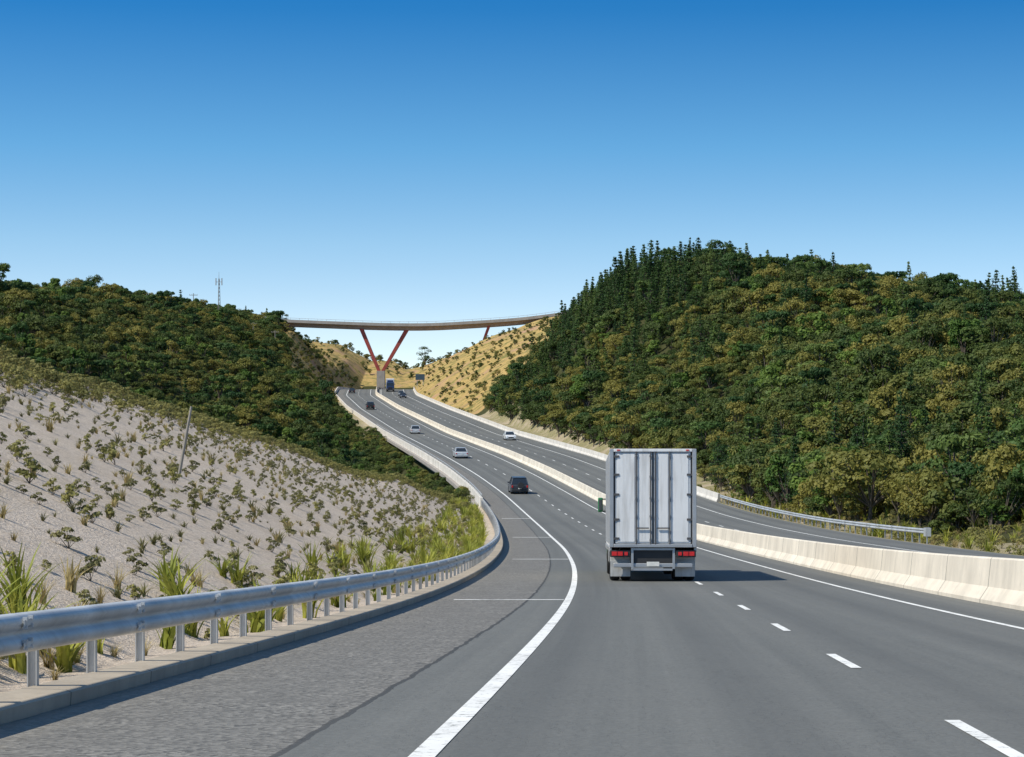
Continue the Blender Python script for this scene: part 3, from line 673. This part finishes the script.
def car(kind,colname,col):
    e=empty({'suv':'suv','sedan':'sedan_car','hatch':'hatchback_car','van':'van'}[kind])
    M=simple('car_paint_'+colname,col,.25,.2,.03)
    if kind=='suv': Lh,w,belt,roof,gr0,gr1,t0,t1_=2.3,1.88,1.08,1.78,-2.2,.95,-1.95,.25
    elif kind=='hatch': Lh,w,belt,roof,gr0,gr1,t0,t1_=2.0,1.74,.95,1.48,-1.9,.95,-1.35,.1
    else: Lh,w,belt,roof,gr0,gr1,t0,t1_=2.3,1.78,.93,1.44,-1.65,1.0,-.95,.15
    g=.24
    prof=[(-Lh+.12,g),(-Lh,.5),(-Lh+.03,belt-.12),(-Lh+.15,belt-.02),(gr0+.1,belt),(gr1-.1,belt),(Lh-.35,belt-.17),(Lh-.05,belt-.33),(Lh,.45),(Lh-.12,g)]
    v=[];n=len(prof)
    for s in (-w/2,-w/2+.12,w/2-.12,w/2):
        k=.96 if abs(s)>w/2-.05 else 1.
        for (yy,zz) in prof: v.append((s,yy*k,zz if zz<belt-.03 or k==1 else zz-.03))
    f=[]
    for a in range(3):
        for j in range(n): f.append((a*n+j,a*n+(j+1)%n,(a+1)*n+(j+1)%n,(a+1)*n+j))
    f.append(tuple(reversed(range(n)))); f.append(tuple(range(3*n,4*n)))
    o=mesh_obj('body',v,f,M,e,True); o.modifiers.new('es','EDGE_SPLIT')
    i0=.06;i1=.24
    v=[(-w/2+i0,gr0,belt-.01),(w/2-i0,gr0,belt-.01),(w/2-i0,gr1,belt-.01),(-w/2+i0,gr1,belt-.01),(-w/2+i1,t0,roof-.05),(w/2-i1,t0,roof-.05),(w/2-i1,t1_,roof-.05),(-w/2+i1,t1_,roof-.05)]
    mesh_obj('glasshouse',v,[(0,1,5,4),(1,2,6,5),(2,3,7,6),(3,0,4,7),(4,5,6,7)],M_glass,e)
    bx_(e,'roof',(0,(t0+t1_)/2,roof-.03),(w-2*i1+.06,(t1_-t0)+.1,.08),M,.035)
    pv=[];pf=[]
    for s in (-1,1):
        for (y0,y1) in ((gr0+.02,t0+.02),(gr1-.02,t1_-.02),((gr0+gr1)/2-.1,(t0+t1_)/2)):
            tube(pv,pf,(s*(w/2-i0),y0,belt-.02),(s*(w/2-i1),y1,roof-.05),.055,.05,6)
    mesh_obj('pillars',pv,pf,M,e)
    for s in (-1,1):
        for yy in (-Lh+.85,Lh-.85):
            wheel(e,'wheel',s*(w/2-.11),yy,.34,.22)
            bx_(e,'wheel_arch',(s*(w/2-.03),yy,.44),(.07,.82,.5),M_black,.03)
        boxes('tail_lamp',[(s*(w/2-.13),-Lh+.0,belt-.24,.16,.08,.14 if kind!='suv' else .24)],M_tail,e)
        boxes('head_lamp',[(s*(w/2-.25),Lh-.07,.62,.34,.1,.16)],M_head,e)
        bx_(e,'door_mirror',(s*(w/2+.08),gr1-.35,belt+.06),(.18,.1,.14),M,.03)
    bx_(e,'rear_bumper',(0,-Lh,.42),(w-.12,.14,.26),M_black if kind=='suv' else M,.04)
    boxes('number_plate',[(0,-Lh-.08,.62,.36,.02,.12)],M_plate,e); boxes('grille',[(0,Lh-.03,.5,.9,.06,.2)],M_black,e)
    if kind=='suv':
        v=[];f=[]; tube(v,f,(0.1,-Lh-.2,.95),(0.1,-Lh+.02,.95),.33,.33,20); f.append(tuple(reversed(range(20)))); mesh_obj('spare_wheel_cover',v,f,M_black,e)
    return e
place(car('suv','charcoal',(.06,.068,.085)),250,1.7)
place(car('sedan','silver',(.5,.52,.54)),322,1.7)
place(car('hatch','light_silver',(.55,.57,.6)),425,2.6)
place(car('suv','dark',(.04,.045,.05)),548,1.9)
place(car('sedan','black',(.03,.03,.035)),700,1.5)
place(car('sedan','white',(.75,.76,.76)),392,16.4,True)
place(car('sedan','blue_black',(.03,.035,.05)),650,15.2,True)
place(car('hatch','grey',(.2,.21,.22)),672,15.8,True)
t2=truck(simple('truck_cab_blue',(.03,.06,.16),.35),6.5); place(t2,722,13.2,True)
# sign
sx=float(Lf(700))+22.2; e=empty('traffic_sign',(sx,700,gz(sx,700)))
v=[];f=[]; tube(v,f,(-.9,0,-.3),(-.9,0,3),.06,.06); tube(v,f,(.9,0,-.3),(.9,0,3),.06,.06); mesh_obj('posts',v,f,M_galv,e)
bx_(e,'panel',(0,-.08,3.2),(2.8,.05,1.8),simple('sign_back',(.04,.07,.1),.5),.01)
# ------------------------------------------------------------ light
el=math.radians(50); bh=math.radians(28)
D=Vector((-math.cos(el)*math.cos(bh),-math.cos(el)*math.sin(bh),math.sin(el)))
sl=bpy.data.lights.new('sun','SUN'); sl.energy=5.0; sl.angle=math.radians(.53); sl.color=(1,.93,.80)
so=link(bpy.data.objects.new('sun',sl)); so.rotation_euler=D.to_track_quat('Z','Y').to_euler(); so.location=(-50,-50,80)
w=bpy.data.worlds.new('World'); scene.world=w; w.use_nodes=True; t=w.node_tree; bg=t.nodes['Background']
sky=t.nodes.new('ShaderNodeTexSky'); sky.sky_type='NISHITA'; sky.sun_disc=False; sky.sun_elevation=el
sky.sun_rotation=math.atan2(D.x,D.y)%(2*math.pi); sky.air_density=1.0; sky.dust_density=.6; sky.ozone_density=2.0
tc=t.nodes.new('ShaderNodeTexCoord'); s1=t.nodes.new('ShaderNodeSeparateXYZ'); cb=t.nodes.new('ShaderNodeCombineXYZ')
t.links.new(tc.outputs['Generated'],s1.inputs[0]); t.links.new(s1.outputs[0],cb.inputs[0]); t.links.new(s1.outputs[1],cb.inputs[1])
m1=mathn(t,'MULTIPLY',s1.outputs[2],3.0); t.links.new(m1,cb.inputs[2])
nn=t.nodes.new('ShaderNodeVectorMath'); nn.operation='NORMALIZE'; t.links.new(cb.outputs[0],nn.inputs[0]); t.links.new(nn.outputs[0],sky.inputs['Vector'])
# air tint with elevation (hazy pale horizon, deep blue above)
cr=t.nodes.new('ShaderNodeValToRGB'); t.links.new(s1.outputs[2],cr.inputs[0])
E=cr.color_ramp.elements; S=2.0
pts=[(0,(1.9,1.6,1.33)),(.05,(1.75,1.55,1.33)),(.09,(1.3,1.5,1.38)),(.13,(.72,1.32,1.42)),(.19,(.16,.86,1.28)),(.6,(.75,1.0,1.1))]
while len(E)<len(pts): E.new(.5)
for q,(pp,cc) in zip(E,pts): q.position=pp; q.color=(*[c/S for c in cc],1)
tm=t.nodes.new('ShaderNodeVectorMath'); tm.operation='SCALE'; t.links.new(cr.outputs[0],tm.inputs[0]); tm.inputs['Scale'].default_value=S
ml=t.nodes.new('ShaderNodeVectorMath'); ml.operation='MULTIPLY'; t.links.new(sky.outputs[0],ml.inputs[0]); t.links.new(tm.outputs[0],ml.inputs[1])
t.links.new(ml.outputs[0],bg.inputs[0]); bg.inputs[1].default_value=.14
# ------------------------------------------------------------ camera
cd=bpy.data.cameras.new('camera'); cd.sensor_width=36; cd.lens=36*2300/1024; cd.shift_y=71.5/1024; cd.clip_end=12000; cd.clip_start=.5
co=link(bpy.data.objects.new('camera',cd)); co.location=(0,0,0); co.rotation_euler=(math.radians(90),0,0); scene.camera=co
